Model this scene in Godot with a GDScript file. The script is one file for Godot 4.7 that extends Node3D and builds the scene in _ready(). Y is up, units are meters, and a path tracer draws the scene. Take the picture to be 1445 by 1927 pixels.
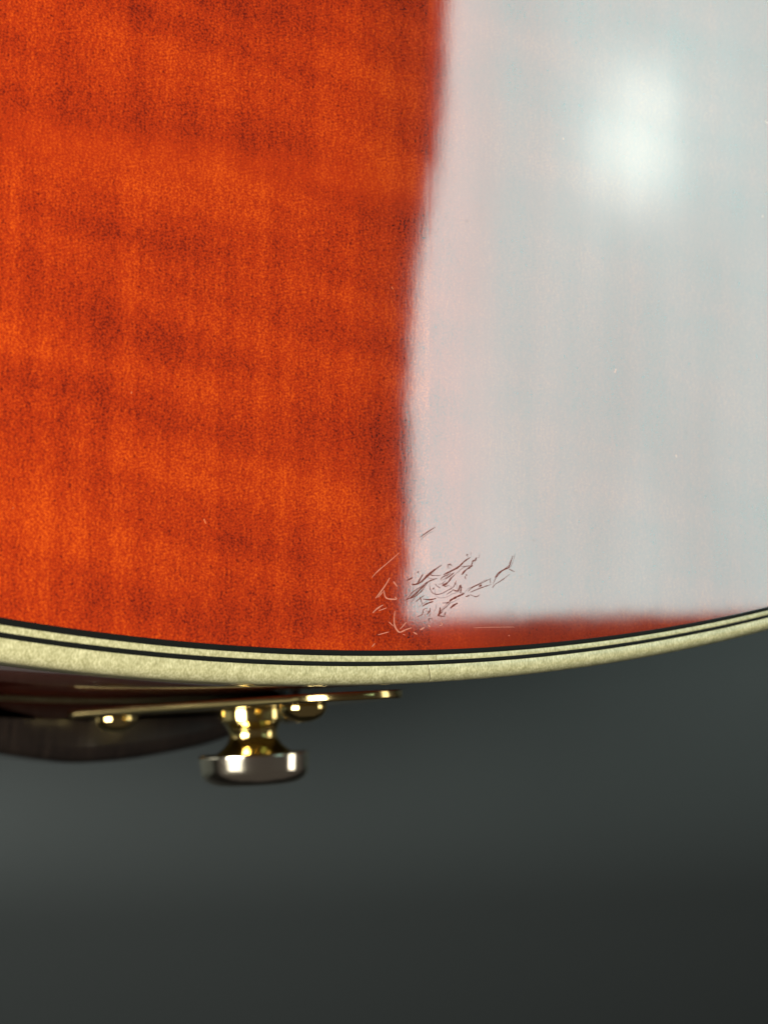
extends Node3D
# Close-up of the tail end of a guitar lying back-up on a dark padded rest. Lengths below are millimetres; K turns them into metres.
# World: x along the tail end, y up (out of the back), z towards the tail (down in the picture). Origin: rim of the back at the centre seam.
const K := 0.001
const RAD := 250.0          # radius of the tail curve
const APEX := Vector2(-11.5, -2.98)
const DEPTH := 95.0         # depth of the body
var outline: PackedVector2Array = []   # inner edge of the bindings, from the centre seam round the right bout and the left bout back to the seam
var outward: PackedVector2Array = []
var along: PackedFloat32Array = []
var top_index := 0          # where the outline meets the seam again at the neck end
var wave := FastNoiseLite.new()
var rng := RandomNumberGenerator.new()


func _ready() -> void:
	rng.seed = 4711
	# ---- camera
	var cam := Camera3D.new()
	cam.name = "camera"
	var lens := CameraAttributesPhysical.new()
	lens.frustum_focal_length = 42.342
	lens.frustum_near = 0.02
	lens.frustum_far = 20.0
	lens.frustum_focus_distance = 0.192
	lens.exposure_aperture = 17.0
	cam.attributes = lens
	cam.fov = 31.645
	cam.near = 0.02
	cam.far = 20.0
	add_child(cam)
	cam.transform = Transform3D(Basis(Vector3(0.909429, 0.415860, -0.000000), Vector3(-0.052954, 0.115804, -0.991859), Vector3(-0.412475, 0.902025, 0.127337)).orthonormalized(), Vector3(-85.334204, 173.987857, 6.756313) * K)
	cam.current = true
	# ---- surroundings, exposure
	var env := Environment.new()
	env.background_mode = Environment.BG_COLOR
	env.background_color = lin(0.052, 0.045, 0.042)
	env.tonemap_mode = Environment.TONE_MAPPER_LINEAR
	env.tonemap_exposure = 1.0
	env.sdfgi_enabled = true
	env.ssao_enabled = true
	env.ssil_enabled = true
	var we := WorldEnvironment.new()
	we.name = "surroundings"
	we.environment = env
	add_child(we)
	# ---- the two soft boxes
	# right: hangs face down over the guitar; its image lies in the lacquer
	soft_box("softbox_lamp", "wide cool white softbox hanging face down to the right of the guitar", Vector3(403.0, 600, -247.0), Vector3(0, -1, 0), Vector3(1, 0, 0), Vector2(250, 390), Color(0.585, 0.985, 0.965), 0.069, 7.0, true)
	# left: stands low beside the tail end; lights the wood and the gold
	soft_box("softbox_lamp", "warm white softbox standing low to the left of the guitar tail", Vector3(-440, 185, -60.0), Vector3(0.9, -0.42, 0.0), Vector3(0, 0, -1), Vector2(340, 280), Color(1.0, 0.97, 0.88), 0.75, 6.0, false)
	# right, low: a narrow strip box that only rims the gold
	soft_box("softbox_lamp", "narrow warm white strip softbox standing low to the right of the guitar tail", Vector3(430, 150, -10), Vector3(-0.92, -0.39, 0.0), Vector3(0, 0, 1), Vector2(220, 130), Color(1.0, 0.97, 0.88), 0.02, 1.5, false)
	build_setting()
	build_guitar()


# ---------------------------------------------------------------- helpers
func lin(r: float, g: float, b: float) -> Color:
	return Color(r, g, b).linear_to_srgb()


func numbered(called: String, parent: Node) -> String:
	if not parent.has_node(called):
		return called
	var k := 1
	while parent.has_node("%s_%03d" % [called, k]):
		k += 1
	return "%s_%03d" % [called, k]


func put(called: String, mesh: Mesh, material: Material, parent: Node = self) -> MeshInstance3D:
	var o := MeshInstance3D.new()
	o.name = numbered(called, parent)
	o.mesh = mesh
	o.material_override = material
	parent.add_child(o, true)
	return o


func thing(called: String, label: String, category: String, at := Vector3.ZERO) -> Node3D:
	var o := Node3D.new()
	o.name = numbered(called, self)
	add_child(o, true)
	o.position = at * K
	o.set_meta("label", label)
	o.set_meta("category", category)
	return o


func mat(albedo: Color, rough: float, spec := 0.5, metal := 0.0) -> StandardMaterial3D:
	var m := StandardMaterial3D.new()
	m.albedo_color = albedo
	m.roughness = rough
	m.metallic_specular = spec
	m.metallic = metal
	return m


# a grid of points (rows of equal length, in mm) as a smooth mesh; front side where row x column turns clockwise
func grid(rows: Array, uvs: Array = [], normals: Array = []) -> ArrayMesh:
	var n: int = rows[0].size()
	var v := PackedVector3Array()
	var nn := PackedVector3Array()
	var uv := PackedVector2Array()
	var ids := PackedInt32Array()
	for r in rows.size():
		for c in n:
			v.append(rows[r][c] * K)
			nn.append(normals[r][c] if normals.size() else Vector3.ZERO)
			if uvs.size():
				uv.append(uvs[r][c])
	for r in rows.size() - 1:
		for c in n - 1:
			var a := r * n + c
			ids.append_array(PackedInt32Array([a, a + 1, a + n, a + 1, a + n + 1, a + n]))
	if normals.is_empty():   # area-weighted; points that are doubled on purpose keep a hard edge
		for k in range(0, ids.size(), 3):
			var f := (v[ids[k + 2]] - v[ids[k]]).cross(v[ids[k + 1]] - v[ids[k]]) * 1e9
			for q in 3:
				nn[ids[k + q]] += f
		for r in rows.size():
			if v[r * n].is_equal_approx(v[r * n + n - 1]):
				var both := nn[r * n] + nn[r * n + n - 1]
				nn[r * n] = both
				nn[r * n + n - 1] = both
		for k in nn.size():
			nn[k] = nn[k].normalized() if nn[k].length() > 1e-12 else Vector3.UP
	var arrays := []
	arrays.resize(Mesh.ARRAY_MAX)
	arrays[Mesh.ARRAY_VERTEX] = v
	arrays[Mesh.ARRAY_NORMAL] = nn
	arrays[Mesh.ARRAY_INDEX] = ids
	if uvs.size():
		arrays[Mesh.ARRAY_TEX_UV] = uv
	var m := ArrayMesh.new()
	m.add_surface_from_arrays(Mesh.PRIMITIVE_TRIANGLES, arrays)
	return m


# lathe: profile of (radius, height) turned about the axis through `at` along `axis`
func lathe(profile: Array, at: Vector3, axis: Vector3, steps := 96, split := []) -> ArrayMesh:
	var side := axis.cross(Vector3(0, 1, 0)).normalized()
	var across := axis.cross(side).normalized()
	var st := SurfaceTool.new()
	st.begin(Mesh.PRIMITIVE_TRIANGLES)
	for k in profile.size() - 1:
		st.set_smooth_group(-1 if split.is_empty() else split[k])
		for s in steps:
			var q: Array[Vector3] = []
			for e in [[k, s], [k, s + 1], [k + 1, s + 1], [k + 1, s]]:
				var p: Vector2 = profile[e[0]]
				var a: float = TAU * (int(e[1]) % steps) / steps
				q.append((at + axis * p.y + (side * cos(a) + across * sin(a)) * p.x) * K)
			for i in [0, 2, 1, 0, 3, 2]:
				st.add_vertex(q[i])
	st.index()
	st.generate_normals()
	return st.commit()


func noise_bytes(size: int, kind: int, freq: float, seed_: int, octaves: int, stretch := Vector2i(1, 1)) -> PackedByteArray:
	var n := FastNoiseLite.new()
	n.seed = seed_
	n.noise_type = kind as FastNoiseLite.NoiseType
	n.frequency = freq
	n.fractal_type = FastNoiseLite.FRACTAL_FBM if octaves > 1 else FastNoiseLite.FRACTAL_NONE
	n.fractal_octaves = octaves
	var im := n.get_seamless_image(size / stretch.x, size / stretch.y, false, false, 0.1, true)
	if stretch != Vector2i(1, 1):
		im.resize(size, size, Image.INTERPOLATE_CUBIC)
	im.convert(Image.FORMAT_L8)
	return im.get_data()


func texture(size: int, data: PackedByteArray, format := Image.FORMAT_RGB8) -> ImageTexture:
	var im := Image.create_from_data(size, size, false, format, data)
	im.generate_mipmaps()
	return ImageTexture.create_from_image(im)


# ---------------------------------------------------------------- lamps
func soft_box(called: String, label: String, at: Vector3, facing: Vector3, right: Vector3, size: Vector2, tint: Color, light_energy: float, glow: float, hot: bool) -> void:
	var t := thing(called, label, "lamp", at)
	var back := -facing.normalized()
	var x := (right - back * right.dot(back)).normalized()
	var y := back.cross(x)
	t.basis = Basis(x, y, back)
	# the diffuser cloth, brighter where the bulb sits behind it
	var folds := FastNoiseLite.new()
	folds.seed = 5
	folds.frequency = 1.0 / 70.0
	var n := 128
	var data := PackedByteArray()
	data.resize(n * n * 3)
	for j in n:
		for i in n:
			var p := Vector2((i + 0.5) / n - 0.5, (j + 0.5) / n - 0.5) * size
			var v := 0.30
			var shade := tint
			if hot:   # the bulb behind the cloth, and the soft folds of the cloth
				var o := p - Vector2(8, -52)
				var core := maxf(exp(-pow(Vector2(o.x / 29.0, (o.y - 9.0) / 34.0).length(), 2.4)), 0.82 * exp(-pow(Vector2((o.x + 5.0) / 27.0, (o.y + 18.0) / 27.0).length(), 2.2)))
				v += 0.37 * (core + 0.22 * exp(-pow(o.length() / 85.0, 2.0)))
				v *= 1.0 + 0.22 * folds.get_noise_2d(p.x, p.y * 0.22) + 0.10 * folds.get_noise_2d(p.x * 3.0 + 90.0, p.y * 0.3)
				shade = tint.lerp(Color(0.77, 1.0, 0.93), core)
			for c in 3:
				data[(j * n + i) * 3 + c] = int(clampf(pow(clampf(v * [shade.r, shade.g, shade.b][c], 0.0, 1.0), 1.0 / 2.2), 0.0, 1.0) * 255.0)
	var m := mat(Color(0.9, 0.9, 0.9), 0.9)
	m.emission_enabled = true
	m.emission = Color.WHITE
	m.emission_operator = BaseMaterial3D.EMISSION_OP_MULTIPLY
	m.emission_texture = texture(n, data)
	m.emission_energy_multiplier = glow
	var q := QuadMesh.new()
	q.size = size * K
	var d := put("diffuser", q, m, t)
	d.rotation.y = PI
	# the black cloth box that narrows to the back
	var rows := []
	for s in [[1.0, -4.0], [1.03, -4.0], [1.03, 20.0], [0.4, 190.0], [0.0, 190.0]]:
		var row := []
		for k in 5:
			var a: Vector2 = [Vector2(-1, -1), Vector2(-1, 1), Vector2(1, 1), Vector2(1, -1), Vector2(-1, -1)][k]
			row.append(Vector3(a.x * size.x / 2 * s[0], a.y * size.y / 2 * s[0], s[1]))
		rows.append(row)
	var cloth := mat(lin(0.02, 0.02, 0.02), 0.8)
	put("housing", grid(rows), cloth, t)
	var l := AreaLight3D.new()
	l.name = called + "_glow"
	l.area_size = size * K
	l.light_color = tint.linear_to_srgb()
	l.light_energy = light_energy
	l.shadow_enabled = true
	l.set("area_range", 6.0)
	t.add_child(l)
	l.position = Vector3(0, 0, -5.0 * K)


# ---------------------------------------------------------------- setting
func build_setting() -> void:
	# table with a grey cloth that rolls over the front edge
	var rows := []
	var prof: Array[Vector2] = [Vector2(-900, -130), Vector2(-120, -130), Vector2(-30, -130), Vector2(-27.0, -130)]
	for k in 56:   # the edge bends over gently, steepest at the end
		var a := deg_to_rad(57.0) * smoothstep(0.0, 1.0, (k + 0.5) / 56.0)
		prof.append(prof[prof.size() - 1] + Vector2(cos(a), -sin(a)) * 1.5)
	var drop := deg_to_rad(57.0)
	prof.append(prof[prof.size() - 1] + Vector2(cos(drop), -sin(drop)) * 560.0)
	for p in prof:
		var row := []
		for x in [-900, -300, -100, 0, 50, 100, 200, 400, 900]:
			row.append(Vector3(x, p.y, p.x))
		rows.append(row)
	var cloth := mat(lin(0.060, 0.071, 0.072), 0.62, 0.5)
	var tx := NoiseTexture2D.new()
	tx.width = 512
	tx.height = 512
	tx.seamless = true
	var fn := FastNoiseLite.new()
	fn.frequency = 0.05
	fn.fractal_octaves = 3
	tx.noise = fn
	cloth.heightmap_enabled = true
	cloth.heightmap_texture = tx
	cloth.heightmap_scale = 0.005
	cloth.uv1_triplanar = true
	cloth.uv1_world_triplanar = true
	cloth.uv1_scale = Vector3.ONE * 30.0
	var table := put("table", grid(rows), cloth)
	table.set_meta("kind", "structure")
	table.set_meta("label", "dark grey cloth covered table top with a rounded front edge, out of focus")
	var fl := PlaneMesh.new()
	fl.size = Vector2(6, 6)
	var floor_ := put("floor", fl, mat(lin(0.03, 0.03, 0.032), 0.7))
	floor_.position = Vector3(0, -0.7, 0)
	floor_.set_meta("kind", "structure")
	floor_.set_meta("label", "dark grey floor below the table edge")
	# the rest under the rim: a dark block whose rounded lip stands out beside the end plate
	var t := thing("rest_block", "dark brown rounded rest block under the guitar rim, blurred behind the gold end plate", "block", Vector3(0, -130, 0))
	var lip := PackedVector2Array()
	var corners: Array[Vector2] = []
	for p in [[-80.0, -6.0], [-55.0, 2.5], [-40.0, 5.6], [-31.07, 7.35], [-27.3, 8.1], [-21.5, 9.0], [-15.7, 9.55], [-7.8, 9.05], [0.4, 7.7], [6.2, 6.3], [12.95, 3.6], [18.1, 0.8], [19.0, -0.6]]:
		corners.append(Vector2(p[0], p[1]))
	for k in corners.size() - 1:
		for q in 6:
			lip.append(corners[k].cubic_interpolate(corners[k + 1], corners[maxi(k - 1, 0)], corners[mini(k + 2, corners.size() - 1)], q / 6.0))
	lip.append(corners[corners.size() - 1])
	put("lip", slab(lip, 46.0, 31.0, 2.6, 0.02), rest_material(), t)
	var base := PackedVector2Array([Vector2(-60, -60), Vector2(-60, 4), Vector2(-40, 5), Vector2(19, -0.6), Vector2(60, -12), Vector2(60, -60)])
	put("base", slab(base, 30.5, 0.0, 1.0, 0.0), rest_material(), t)


func rest_material() -> StandardMaterial3D:
	var m := mat(Color.WHITE, 0.28, 0.5)
	var streak := FastNoiseLite.new()
	streak.frequency = 0.03
	var tx := NoiseTexture2D.new()
	tx.width = 256
	tx.height = 256
	tx.seamless = true
	tx.noise = streak
	var tones := Gradient.new()
	tones.set_color(0, lin(0.005, 0.0035, 0.0028))
	tones.set_color(1, lin(0.022, 0.015, 0.011))
	tx.color_ramp = tones
	m.albedo_texture = tx
	m.uv1_triplanar = true
	m.uv1_world_triplanar = true
	m.uv1_scale = Vector3(90, 8, 8)
	m.clearcoat_enabled = true
	m.clearcoat = 0.5
	m.clearcoat_roughness = 0.15
	return m


# a flat slab over a convex outline (x, z), from height `low` to `high`, with rounded top edge r; hollow: the side towards -z follows the rim
func slab(shape: PackedVector2Array, high: float, low: float, r: float, _gap := 0.0) -> ArrayMesh:
	var ring := shape.duplicate()
	if _gap > 0.0:   # close it along the guitar rim
		var x := ring[ring.size() - 1].x
		while x > ring[0].x:
			ring.append(Vector2(x, side_z(x) + _gap))
			x -= 3.0
	var mid := Vector2.ZERO
	for p in ring:
		mid += p / ring.size()
	var rows := []
	var steps := [[0.0, low]]
	for k in 7:
		var a := k * PI / 12.0
		steps.append([r * (1.0 - cos(a)), high - r + r * sin(a)])
	for s in steps:
		var row := []
		for i in ring.size() + 1:
			var p: Vector2 = ring[i % ring.size()]
			var a: Vector2 = ring[(i + ring.size() - 1) % ring.size()]
			var b: Vector2 = ring[(i + 1) % ring.size()]
			var nn := (b - a).normalized()
			nn = Vector2(nn.y, -nn.x)
			if nn.dot(p - mid) < 0:
				nn = -nn
			row.append(Vector3(p.x - nn.x * s[0], s[1], p.y - nn.y * s[0]))
		rows.append(row)
	var last := []
	for i in ring.size() + 1:
		last.append(Vector3(mid.x, high, mid.y))
	rows.append(last)
	return grid(rows)


# ---------------------------------------------------------------- guitar
func side_z(x: float) -> float:
	return APEX.y + 3.45 + 0.05 - 0.0155 * x - (RAD - sqrt(RAD * RAD - (x - APEX.x) * (x - APEX.x)))


func rim_width(x: float) -> float:   # the bindings are scraped wider on the left than on the right
	return clampf(3.45 - 0.0165 * x, 2.65, 4.3)


func lacquer_height(x: float, z: float) -> float:
	var twist := -0.000215 * 50.0 * tanh(x / 50.0) * 90.0 * tanh(z / 90.0) * (1.0 - smoothstep(80.0, 150.0, absf(x))) * (1.0 - smoothstep(120.0, 250.0, -z))
	var lift := lerpf(0.0033, -0.005, smoothstep(-67.0, -38.0, z))
	lift = lerpf(lift, -0.001, smoothstep(-35.0, -8.0, z))
	return lift * 10.0 * tanh(x / 10.0) + 0.012 * wave.get_noise_2d(x, z) + twist - 0.0002 * exp(-pow(x / 0.25, 2.0))


func trace_outline() -> void:
	var right := Curve2D.new()
	var left := Curve2D.new()
	var pr: PackedVector2Array = []
	var pl: PackedVector2Array = []
	for k in 81:
		var x := float(k)
		pr.append(Vector2(x, APEX.y - (RAD - sqrt(RAD * RAD - (x - APEX.x) * (x - APEX.x)))))
		x = -x
		pl.append(Vector2(x, APEX.y - (RAD - sqrt(RAD * RAD - (x - APEX.x) * (x - APEX.x)))))
	right.add_point(pr[80], Vector2.ZERO, Vector2(55, -21.5))
	left.add_point(pl[80], Vector2.ZERO, Vector2(-62, -17.7))
	for s in [1.0, -1.0]:
		var c: Curve2D = right if s > 0 else left
		c.add_point(Vector2(197 * s, -165), Vector2(0, 65), Vector2(0, -65))
		c.add_point(Vector2(120 * s, -300), Vector2(0, 45), Vector2(0, -40))
		c.add_point(Vector2(142 * s, -395), Vector2(0, 35), Vector2(0, -40))
		c.add_point(Vector2(0, -480), Vector2(62 * s, 0), Vector2.ZERO)
		c.bake_interval = 4.0
		var b := c.get_baked_points()
		for i in range(1, b.size()):
			if s > 0: pr.append(b[i])
			else: pl.append(b[i])
	outline = pr
	top_index = pr.size() - 1
	for i in range(pl.size() - 2, -1, -1):
		outline.append(pl[i])
	var n := outline.size()
	var length := 0.0
	for i in n:
		var a := outline[maxi(i - 1, 0)]
		var b := outline[mini(i + 1, n - 1)]
		var d := (b - a).normalized()
		outward.append(Vector2(-d.y, d.x))
		if i: length += outline[i].distance_to(outline[i - 1])
		along.append(length)
	outward[0] = (outward[0] + outward[n - 1]).normalized()
	outward[n - 1] = outward[0]


# a strip swept along half of the outline: cross-section of (share of the rim width or offset, height); slant moves the cut end
func sweep(from: int, to: int, section: Array, cut := 0.0, slant := 0.0, cut_first := true, cap := true) -> ArrayMesh:
	var rows := []
	var uvs := []
	for i in range(from, to + 1):
		var row := []
		var uv := []
		var w := rim_width(outline[i].x) / 3.45
		var tangent := Vector2(outward[i].y, -outward[i].x)
		for q in section:
			var s: float = q.x * w
			var p := outline[i] + outward[i] * s
			if cut != 0.0 and ((cut_first and i == from) or (not cut_first and i == to)):
				p += tangent * (cut + slant * (q.x - 2.6))
			row.append(Vector3(p.x, q.y, p.y))
			uv.append(Vector2(along[i], s - q.y) / 16.0)
		rows.append(row)
		uvs.append(uv)
	if cap:
		for e in [0, -1]:
			var mid := Vector3.ZERO
			for v in rows[e]:
				mid += v / float(rows[e].size())
			var flat := []
			var fu := []
			for v in rows[e]:
				flat.append(mid)
				fu.append(uvs[e][0])
			var edge: Array = rows[e].duplicate()
			if e == 0:
				uvs.push_front(uvs[0])
				uvs.push_front(fu)
				rows.push_front(edge)
				rows.push_front(flat)
			else:
				uvs.append(uvs[uvs.size() - 1])
				uvs.append(fu)
				rows.append(edge)
				rows.append(flat)
	return grid(rows, uvs)


func box_section(s0: float, s1: float, y0: float, y1: float) -> Array:
	var c := 0.05
	return [Vector2(s0, y0), Vector2(s0, y1 - c), Vector2(s0 + c, y1), Vector2(s1 - c, y1), Vector2(s1, y1 - c), Vector2(s1, y0), Vector2(s0, y0)]


func back_panel(right: bool, height := true) -> ArrayMesh:
	var rows := []
	var uvs := []
	var normals := []
	var n := outline.size() - 1
	var ids := range(0, top_index + 1) if right else range(n, top_index - 1, -1)
	var total: float = absf(along[ids[ids.size() - 1]] - along[ids[0]])
	var share: Array[float] = [0.0, 0.0008, 0.0016, 0.0028, 0.0045, 0.007]
	for k in range(1, 91):
		share.append(0.007 + 0.993 * k / 90.0)
	for i in ids:
		var o := outline[i]
		var v := absf(along[i] - along[ids[0]]) / total
		var s := Vector2(0, lerpf(outline[0].y, -480.0, v))
		var row := []
		var uv := []
		var nn := []
		for u in share:
			var p := s.lerp(o, u)
			var h := lacquer_height(p.x, p.y) if height else 0.0
			row.append(Vector3(p.x, h, p.y))
			uv.append(Vector2(p.x / 120.0 + 0.5, p.y / 120.0))
			var e := 0.05
			nn.append(Vector3(-(lacquer_height(p.x + e, p.y) - lacquer_height(p.x - e, p.y)) / (2 * e), 1.0, -(lacquer_height(p.x, p.y + e) - lacquer_height(p.x, p.y - e)) / (2 * e)).normalized())
		if right:
			row.reverse()
			uv.reverse()
			nn.reverse()
		rows.append(row)
		uvs.append(uv)
		normals.append(nn)
	return grid(rows, uvs, normals)


# stained flame maple: fibres along z, cross-grain flame bands, fine speckle, pores
func wood(seed_: int, dark: float, contrast: float, edge_dark: float) -> StandardMaterial3D:
	var n := 1280
	var flame := noise_bytes(n, FastNoiseLite.TYPE_SIMPLEX_SMOOTH, 0.022, seed_, 2, Vector2i(10, 2))
	var blotch := noise_bytes(n, FastNoiseLite.TYPE_SIMPLEX_SMOOTH, 0.02, seed_ + 1, 3, Vector2i(4, 4))
	var streak := noise_bytes(n, FastNoiseLite.TYPE_SIMPLEX_SMOOTH, 0.05, seed_ + 2, 4, Vector2i(2, 40))
	var fleck := noise_bytes(n, FastNoiseLite.TYPE_SIMPLEX_SMOOTH, 0.31, seed_ + 3, 2, Vector2i(1, 1))
	var fibre := noise_bytes(n, FastNoiseLite.TYPE_SIMPLEX_SMOOTH, 0.25, seed_ + 4, 2, Vector2i(1, 5))
	var pore := noise_bytes(n, FastNoiseLite.TYPE_SIMPLEX, 0.09, seed_ + 5, 1, Vector2i(1, 1))
	var ramp := PackedByteArray()
	for k in 256:
		var t := k / 255.0
		var c := [lerpf(0.12, 0.42, smoothstep(0.0, 0.5, t)), lerpf(0.0032, 0.024, smoothstep(0.0, 0.5, t)), 0.0004]
		if t > 0.5:
			var u := (t - 0.5) / 0.5
			c = [lerpf(0.42, 0.85, u), lerpf(0.024, 0.115, u), lerpf(0.0004, 0.002, u)]
		for q in 3:
			ramp.append(int(pow(c[q] * dark, 1.0 / 2.2) * 255.0))
	var rgb := PackedByteArray()
	rgb.resize(n * n * 3)
	# left: darker wood stripe at the joint; right: reflection fringe lightened into the colour
	var band: Array[float] = []
	for i in n:
		var x := (float(i) / n - 0.5) * 120.0
		var toward := smoothstep(11.0, 1.5, absf(x + 0.0))
		band.append(1.0 - edge_dark * toward)
	var relief := PackedByteArray()
	relief.resize(n * n)
	for i in n * n:
		var t := 0.47 + contrast * ((flame[(i + n * n - (i % n) / 6 * n) % (n * n)] - 128) * 0.0012 + (blotch[i] - 128) * 0.0002 + (streak[i] - 128) * 0.0009 + (fleck[i] - 128) * 0.0029 + (fibre[i] - 128) * 0.0012)
		if pore[i] > 236:
			t -= contrast * (pore[i] - 236) * 0.016
		var k := clampi(int(t * 255.0), 0, 255) * 3
		var tone: float = band[i % n]
		rgb[i * 3] = mini(255, int(ramp[k] * tone))
		rgb[i * 3 + 1] = int(ramp[k + 1] * tone)
		rgb[i * 3 + 2] = int(ramp[k + 2] * tone)
		relief[i] = (fibre[i] * 2 + fleck[i] + streak[i]) / 4
	# a few pale lint specks caught in the lacquer
	for k in 26:
		var p := Vector2i(rng.randi_range(4, n - 8), rng.randi_range(4, n - 8))
		for q in rng.randi_range(1, 5):
			var at := ((p.y + q) * n + p.x + (q / 2 if k % 2 else -q / 3)) * 3
			rgb[at] = 235
			rgb[at + 1] = 150
			rgb[at + 2] = 105
	var m := mat(Color.WHITE, 0.05, 0.7)
	m.albedo_texture = texture(n, rgb)
	m.heightmap_enabled = true
	m.heightmap_texture = texture(n, relief, Image.FORMAT_L8)
	m.heightmap_scale = 0.0001
	m.clearcoat_enabled = true
	m.clearcoat = 1.0
	m.clearcoat_roughness = 0.03
	return m


func ivory() -> StandardMaterial3D:
	var n := 512
	var a := noise_bytes(n, FastNoiseLite.TYPE_SIMPLEX_SMOOTH, 0.11, 77, 3, Vector2i(1, 2))
	var b := noise_bytes(n, FastNoiseLite.TYPE_SIMPLEX_SMOOTH, 0.02, 78, 3)
	var rgb := PackedByteArray()
	rgb.resize(n * n * 3)
	for i in n * n:
		var t := clampf(0.5 + (a[i] - 128) * 0.0033 + (b[i] - 128) * 0.0015, 0.0, 1.0)
		rgb[i * 3] = int(lerpf(138, 222, t))
		rgb[i * 3 + 1] = int(lerpf(132, 214, t))
		rgb[i * 3 + 2] = int(lerpf(90, 170, t))
	var m := mat(Color.WHITE, 0.3, 0.5)
	m.albedo_texture = texture(n, rgb)
	m.heightmap_enabled = true
	m.heightmap_texture = texture(n, a, Image.FORMAT_L8)
	m.heightmap_scale = 0.0015
	m.clearcoat_enabled = true
	m.clearcoat = 0.4
	m.clearcoat_roughness = 0.08
	return m


func build_guitar() -> void:
	wave.seed = 9
	wave.frequency = 1.0 / 55.0
	wave.noise_type = FastNoiseLite.TYPE_SIMPLEX_SMOOTH
	trace_outline()
	var last := outline.size() - 1
	var g := thing("guitar", "glossy orange red guitar lying back up, cream edge bands, gold tail hardware", "guitar", Vector3(-0.35, 0, 0))
	# ---- the back: two boards joined at the seam
	var left_board := put("back_board", back_panel(false), wood(11, 0.92, 1.0, 0.11), g)
	left_board.set_meta("label", "brighter orange back board left of the centre seam")
	var right_board := put("back_board", back_panel(true), wood(31, 0.5, 0.65, -0.2), g)  # red partly held down so the reflection stays neutral white
	right_board.set_meta("label", "darker red back board right of the centre seam, toned down for the white reflection")
	# ---- edge bands, each in two halves that meet near the seam
	var cream := ivory()
	var black := mat(lin(0.006, 0.006, 0.005), 0.45, 0.25)
	for half in 2:
		var from := 0 if half == 0 else top_index
		var to := top_index if half == 0 else last
		var first := half == 0
		var sign_ := 1.0 if half == 0 else -1.0
		put("black_strip", sweep(from, to, box_section(0.0, 0.56, -1.6, 0.004)), black, g)
		put("cream_strip", sweep(from, to, box_section(0.562, 1.16, -1.6, 0.02), 0.72 if half == 0 else 0.64, 0.0, first), cream, g)
		put("black_strip", sweep(from, to, box_section(1.162, 1.6, -1.6, -0.01)), black, g)
		var section: Array = [Vector2(1.602, -5.8), Vector2(1.602, 0.0), Vector2(1.64, 0.03)]
		for k in 13:
			var a := k * PI / 24.0
			section.append(Vector2(2.35 + 1.10 * sin(a), 0.03 - 1.10 * (1.0 - cos(a))))
		section.append(Vector2(3.45, -5.8))
		section.append(Vector2(1.602, -5.8))
		put("edge_binding", sweep(from, to, section, 0.055 * sign_ - 0.15, 0.22, first), cream, g)
		put("front_binding", sweep(from, to, [Vector2(0, -DEPTH), Vector2(0, -DEPTH + 6), Vector2(3.45, -DEPTH + 6), Vector2(3.45, -DEPTH + 1), Vector2(2.6, -DEPTH), Vector2(0, -DEPTH)]), cream, g)
	# ---- ribs and the front
	var rib := mat(lin(0.50, 0.07, 0.028), 0.12, 0.5)
	rib.clearcoat_enabled = true
	rib.clearcoat = 1.0
	rib.clearcoat_roughness = 0.03
	put("rib", sweep(0, last, [Vector2(0, -1.7), Vector2(1.5, -1.7), Vector2(1.5, -5.9), Vector2(3.3, -5.9), Vector2(3.3, -DEPTH + 6.1), Vector2(0, -DEPTH + 6.1)], 0, 0, true, false), rib, g)
	var front := put("front_board", back_panel(true, false), rib, g)
	front.position = Vector3(0, -DEPTH * K, 0)
	front = put("front_board", back_panel(false, false), rib, g)
	front.position = Vector3(0, -DEPTH * K, 0)
	build_hardware(g)
	build_scratches(left_board, right_board)


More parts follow.
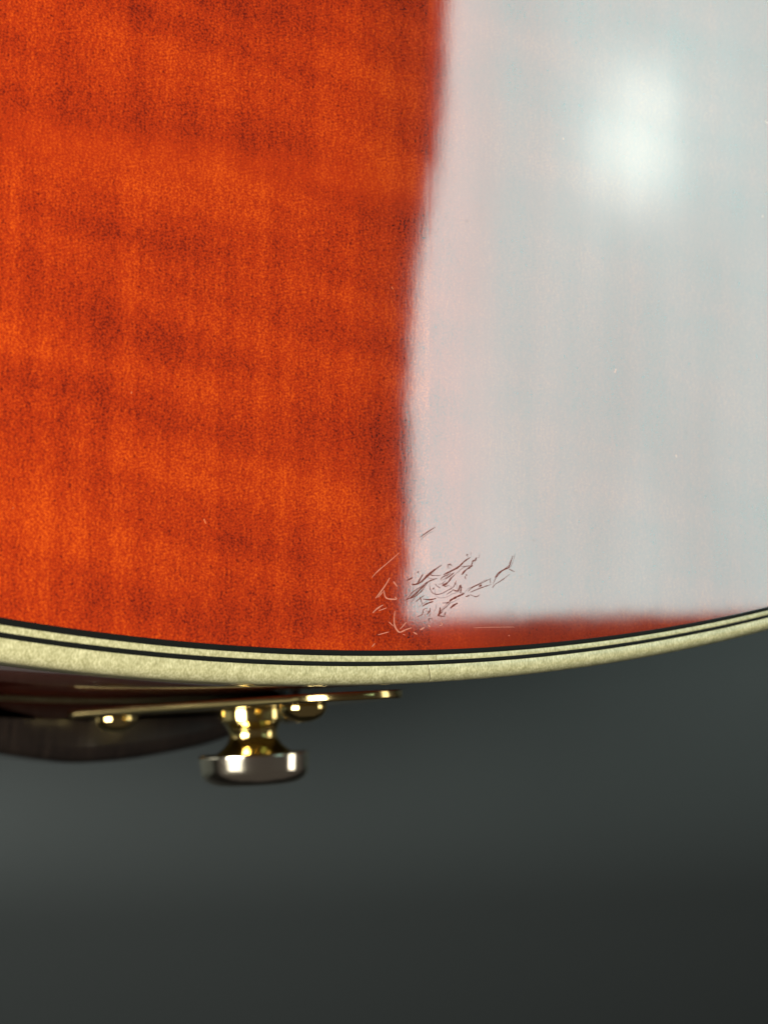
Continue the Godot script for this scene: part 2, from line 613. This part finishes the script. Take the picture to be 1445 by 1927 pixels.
func build_hardware(g: Node3D) -> void:
	var gold := mat(lin(0.88, 0.68, 0.26), 0.09, 0.5, 1.0)
	var gold_bright := mat(lin(0.95, 0.87, 0.68), 0.13, 0.5, 1.0)  # paler gold, painted in place of grey reflections on the head
	# the plate: hull of three discs, lying against the rib, thin, with rounded edge
	var hull := PackedVector2Array()
	for d in [[0.0, -24.5, 7.5], [-11.5, -73.0, 8.5], [11.5, -73.0, 8.5]]:
		for k in 48:
			var a := TAU * k / 48.0
			hull.append(Vector2(d[0] + d[2] * cos(a), d[1] + d[2] * sin(a)))
	hull = Geometry2D.convex_hull(hull)
	hull.remove_at(hull.size() - 1)
	var lean := 0.055      # the tail end slopes that much where the plate sits
	var rows := []
	for s in [[6.0, 0.45], [0.12, 0.45], [0.0, 0.6], [0.0, 1.25], [0.08, 1.4], [0.22, 1.47], [0.5, 1.5], [6.0, 1.5]]:
		var row := []
		for i in hull.size() + 1:
			var p := hull[i % hull.size()]
			var a := hull[(i + hull.size() - 1) % hull.size()]
			var b := hull[(i + 1) % hull.size()]
			var nn := (b - a).normalized()
			p -= Vector2(nn.y, -nn.x) * s[0]
			row.append(Vector3(p.x, p.y, plate_z(p.x, p.y) + s[1]))
		rows.append(row)
	for e in [0, -1]:
		var z: float = 0.45 if e == 0 else 1.5
		var row := []
		for i in hull.size() + 1:
			row.append(Vector3(0, -55, plate_z(0, -55) + z))
		if e == 0: rows.push_front(row)
		else: rows.append(row)
	var plate := put("end_plate", grid(rows), mat(lin(0.60, 0.46, 0.19), 0.16, 0.5, 1.0), g)
	var axis := Vector3(lean, 0, 1).normalized()
	for at in [Vector2(0, -36), Vector2(-13, -74), Vector2(13, -74)]:
		var c := Vector3(at.x, at.y, plate_z(at.x, at.y) + 1.5)
		var dome := [Vector2(2.2, -0.1), Vector2(2.75, 0.0), Vector2(2.95, 0.25)]
		for k in range(1, 13):
			var a := k * PI / 24.0
			dome.append(Vector2(2.95 * cos(a), 0.35 + 1.95 * sin(a)))
		dome[dome.size() - 1].x = 0.0
		put("screw", lathe(dome, c, axis, 64), gold, plate)
	# the strap button: collar, waisted stem, broad head
	var c := Vector3(0.3, -55, plate_z(0.3, -55) + 1.5)
	var b := Node3D.new()
	b.name = "strap_button"
	g.add_child(b)
	put("collar", lathe([Vector2(0, -0.05), Vector2(3.9, -0.05), Vector2(4.25, 0.1), Vector2(4.3, 0.3), Vector2(4.3, 1.5), Vector2(4.2, 1.72), Vector2(3.9, 1.85), Vector2(3.0, 1.9)], c, axis), gold, b)
	var stem := [Vector2(3.95, 1.86)]
	for k in range(0, 21):
		var t := k / 20.0
		stem.append(Vector2(3.2 + 0.75 * pow(absf(t - 0.42) / 0.42, 2.2) if t < 0.42 else 3.2 + 1.9 * pow((t - 0.42) / 0.58, 1.9), 1.9 + 4.1 * t))
	put("stem", lathe(stem, c, axis), gold, b)
	var head := [Vector2(4.0, 6.0), Vector2(7.0, 6.0), Vector2(7.28, 6.06), Vector2(7.4, 6.25)]
	for k in 6:
		head.append(Vector2(7.42 - 0.03 * k, 6.4 + 0.33 * k))
	for k in range(1, 15):
		var a := k * PI / 28.0
		head.append(Vector2(4.2 + 3.05 * pow(cos(a), 0.9), 8.1 + 2.1 * sin(a)))
	head.append(Vector2(2.0, 10.25))
	head.append(Vector2(0.0, 10.27))
	put("head", lathe(head, c, axis, 128), gold_bright, b)


func plate_z(x: float, y: float) -> float:
	return 0.24 - 0.055 * x + maxf(0.0, -y - 25.0) * 0.008


# ---------------------------------------------------------------- damage in the lacquer
func build_scratches(left_board: Node3D, right_board: Node3D) -> void:
	var scratch_dim := mat(lin(0.14, 0.032, 0.022), 0.7, 0.1)  # dark tint paints the lamp reflection breaking off along a scratch
	var scratch_lit := mat(lin(0.50, 0.18, 0.11), 0.5, 0.5)  # scratches outside the reflection; pale tint paints the lamp light they scatter
	# each row: width class, then x and z of its points
	var scratches_dim := [
	[1, 0.68, -16.51, -0.29, -15.9, -1.26, -15.22],
	[3, 4.87, -13.38, 4.14, -12.9, 3.6, -12.39, 3.06, -12.05, 2.35, -11.7, 1.64, -11.36],
	[1, 4.6, -13.43, 4.42, -13.66, 4.65, -13.64],
	[2, 5.62, -13.41, 5.55, -13.12, 5.22, -13.02, 5.08, -12.7, 4.97, -12.37],
	[2, 5.18, -12.46, 4.5, -12.11, 3.87, -11.44],
	[1, 4.89, -12.21, 4.23, -11.94, 3.78, -11.44],
	[1, 3.78, -12.32, 5.22, -12.49],
	[2, 1.38, -12.38, 0.58, -11.87, -0.04, -11.45, -0.66, -10.87, -1.36, -10.29, -2.06, -10.11],
	[1, 0.93, -12.05, 0.04, -11.29, 1.28, -11.26],
	[2, 0.58, -11.95, -0.31, -11.12, -1.01, -10.46],
	[2, 0.84, -10.93, -0.13, -10.57, -1.02, -9.83, -1.89, -9.01, -2.76, -8.51],
	[2, -0.83, -11.34, -1.19, -10.77, -1.54, -10.28, -2.15, -10.18],
	[1, -0.22, -10.49, -1.02, -9.51, -1.89, -8.85, -2.59, -8.59],
	[1, -1.1, -9.98, -2.07, -9.32, -2.85, -8.42],
	[2, -2.06, -10.9, -2.8, -10.55],
	[1, 2.17, -12.02, 2.14, -12.41, 2.44, -12.54, 2.62, -12.35],
	[2, 2.88, -11.64, 2.35, -11.22, 1.81, -10.88],
	[2, 2.97, -11.41, 2.52, -10.99, 2.17, -10.58, 1.63, -10.32],
	[1, 2.53, -11.55, 1.55, -11.11, 1.28, -10.78],
	[2, 2.34, -10.75, 1.9, -10.33, 1.45, -10.15],
	[1, 1.81, -10.65, 1.54, -10.4, 1.81, -10.09, 2.25, -10.26],
	[1, -0.05, -10.5, 0.04, -9.71, 0.48, -9.25, 1.27, -9.27, 2.16, -9.7, 2.88, -10.13, 3.15, -10.78],
	[1, 0.57, -10.36, 0.92, -10.06, 1.28, -9.91],
	[2, 0.3, -9.72, 0.48, -9.88],
	[1, 1.98, -9.22, 2.87, -9.81],
	[2, 2.7, -9.8, 3.32, -9.66, 3.68, -10.32, 3.76, -9.52],
	[1, 3.86, -10.16, 3.59, -9.51, 4.12, -9.45],
	[2, 4.31, -11.38, 4.46, -11.47],
	[1, 4.22, -11.3, 4.31, -10.98],
	[1, -0.67, -9.05, -1.19, -8.71, -1.72, -8.3],
	[1, -1.19, -8.87, -0.93, -8.09],
	[2, 0.74, -8.78, 0.03, -8.6, -0.84, -8.65],
	[2, 0.39, -8.42, -0.32, -8.19, -0.93, -7.85],
	[1, 1.44, -8.29, 2.15, -8.38, 2.78, -8.77],
	[3, 4.12, -9.4, 3.23, -9.02, 2.69, -8.76, 2.33, -8.59],
	[3, 3.31, -8.35, 2.77, -8.05, 2.42, -7.75],
	[1, 2.51, -8.44, 1.89, -7.86, 1.26, -7.37],
	[2, 4.75, -9.23, 4.3, -9.06],
	[1, 4.84, -9.32, 5.56, -9.1, 6.01, -9.36],
	[1, 7.38, -11.18, 6.11, -10.56, 5.02, -10.04, 4.57, -9.63],
	[1, 7.47, -10.53, 6.11, -10.08, 4.84, -9.56],
	[4, 6.25, -10.41, 5.93, -10.24],
	[1, 7.34, -10.61, 7.29, -11.09],
	[2, 10.12, -13.77, 9.87, -13.14, 9.59, -12.48, 9.03, -12.21, 8.3, -11.78, 7.93, -11.28],
	[1, 9.68, -12.72, 8.67, -11.95, 8.02, -11.28, 7.65, -10.54],
	[1, 9.76, -11.75, 8.66, -10.98, 7.92, -10.55, 7.56, -10.13],
	[1, 9.59, -12.31, 10.32, -12.02],
	[2, 0.03, -7.73, -0.06, -7.33, -0.32, -7.08],
	[1, -0.32, -7.64, -0.76, -7.54, -0.94, -6.99, -1.55, -6.73],
	[1, -0.5, -7.39, 0.03, -7.33],
	[3, 1.18, -7.84, 1.17, -7.29, 0.91, -6.88],
	[2, 1.53, -7.38, 1, -6.96, 1.79, -6.83],
	[1, 1.88, -7.39, 1.7, -6.91],
	[1, 0.29, -6.63, -0.15, -6.54, -0.15, -6.22],
	[2, -1.36, -11.59, -1.5, -11.47],
	[2, 12.73, -15.65, 12.82, -15.59],
	]
	var scratches_lit := [
	[1, -3.62, -13.52, -5.01, -12.36, -6.22, -11.37, -6.82, -10.72],
	[2, -4.75, -10.79, -5.36, -9.83, -6.39, -8.54],
	[2, -4.32, -10.42, -3.89, -9.88],
	[2, -5.44, -9.43, -5.27, -8.74, -4.84, -8.52, -3.98, -8.54, -4.15, -8.77],
	[1, -6.13, -8.63, -5.53, -9.28],
	[2, -5.53, -7.87, -6.22, -7.45, -6.73, -6.97],
	[1, -5.1, -7.57, -6.04, -7.23],
	[2, -4.15, -7.28, -4.24, -6.42, -4.15, -5.64, -3.64, -5.03, -2.94, -5.28, -2.25, -5.53],
	[1, -2.77, -6.15, -3.55, -5.34],
	[1, -4.84, -6.09, -4.33, -5.64],
	[1, -6.13, -4.68, -4.84, -5.03],
	[2, -1.99, -5.07, -1.55, -4.85],
	[2, -1.2, -5.33, -0.68, -5.61],
	[2, -0.24, -5.9, 0.02, -5.67],
	[1, 1.26, -6.26, 1.43, -5.95, 1.08, -5.86],
	[1, -6.81, -3.4, -6.47, -3.79],
	[0.15, 5.17, -5.73, 7.16, -5.83, 10.25, -5.95],
	[2, 9.51, -5.04, 9.62, -4.95],
	[1, -2.95, -4.73, -3.2, -4.8],
	[1, -2.42, -5.45, -2.16, -5.54],
	]
	for set_ in [[scratches_dim, scratch_dim, "scratch_dim"], [scratches_lit, scratch_lit, "scratch_lit"]]:
		for s in set_[0]:
			var on: Node3D = right_board if s[1] > 0.0 else left_board
			put(set_[2], scratch(s), set_[1], on)
			if set_[2] == "scratch_dim" and s.size() > 5 and rng.randf() < 0.6:   # the hairline that runs beside each dark one
				var hair: Array = [0.1]
				var by := Vector2(rng.randf_range(-0.6, 0.6), rng.randf_range(-0.6, 0.6))
				for k in range(1, s.size() - 1, 2):
					hair.append(s[k] + by.x + rng.randf_range(-0.1, 0.1))
					hair.append(s[k + 1] + by.y + rng.randf_range(-0.1, 0.1))
				put(set_[2], scratch(hair), set_[1], on)
	# fine pits scattered in the lacquer
	for k in 70:
		var c := Vector2(4.0 + rng.randfn() * 2.2, -52.0 + rng.randfn() * 2.0) if k < 45 else Vector2(rng.randf_range(2, 42), rng.randf_range(-80, -10))
		if c.x < 0.3: continue
		var r := rng.randf_range(0.3, 0.6) * (1.0 if k < 45 else 1.2)
		put("pit", scratch([r, c.x, c.y, c.x + rng.randf_range(-0.05, 0.08), c.y + rng.randf_range(0.05, 0.14)]), scratch_dim, right_board)


# a low ridge of torn lacquer: three points across, tapering to both ends
func scratch(s: Array) -> ArrayMesh:
	var pts: Array[Vector2] = []
	for k in range(1, s.size() - 1, 2):
		pts.append(Vector2(s[k], s[k + 1]))
	var fine: Array[Vector2] = []
	for k in pts.size() - 1:
		for q in 4:
			var a := pts[maxi(k - 1, 0)]
			var d := pts[mini(k + 2, pts.size() - 1)]
			fine.append(pts[k].cubic_interpolate(pts[k + 1], a, d, q / 4.0))
	fine.append(pts[pts.size() - 1])
	var rows := []
	for k in fine.size():
		var t := float(k) / (fine.size() - 1)
		var d: Vector2 = (fine[mini(k + 1, fine.size() - 1)] - fine[maxi(k - 1, 0)]).normalized()
		var w: float = (0.019 + 0.027 * s[0]) * (0.25 + 0.75 * pow(sin(PI * clampf(t * 0.94 + 0.03, 0, 1)), 0.6)) * rng.randf_range(0.7, 1.25)
		var c := fine[k]
		var h := lacquer_height(c.x, c.y)
		var n := Vector2(d.y, -d.x) * w
		rows.append([Vector3(c.x + n.x, h + 0.004, c.y + n.y), Vector3(c.x, h + 0.011, c.y), Vector3(c.x - n.x, h + 0.004, c.y - n.y)])
	return grid(rows)
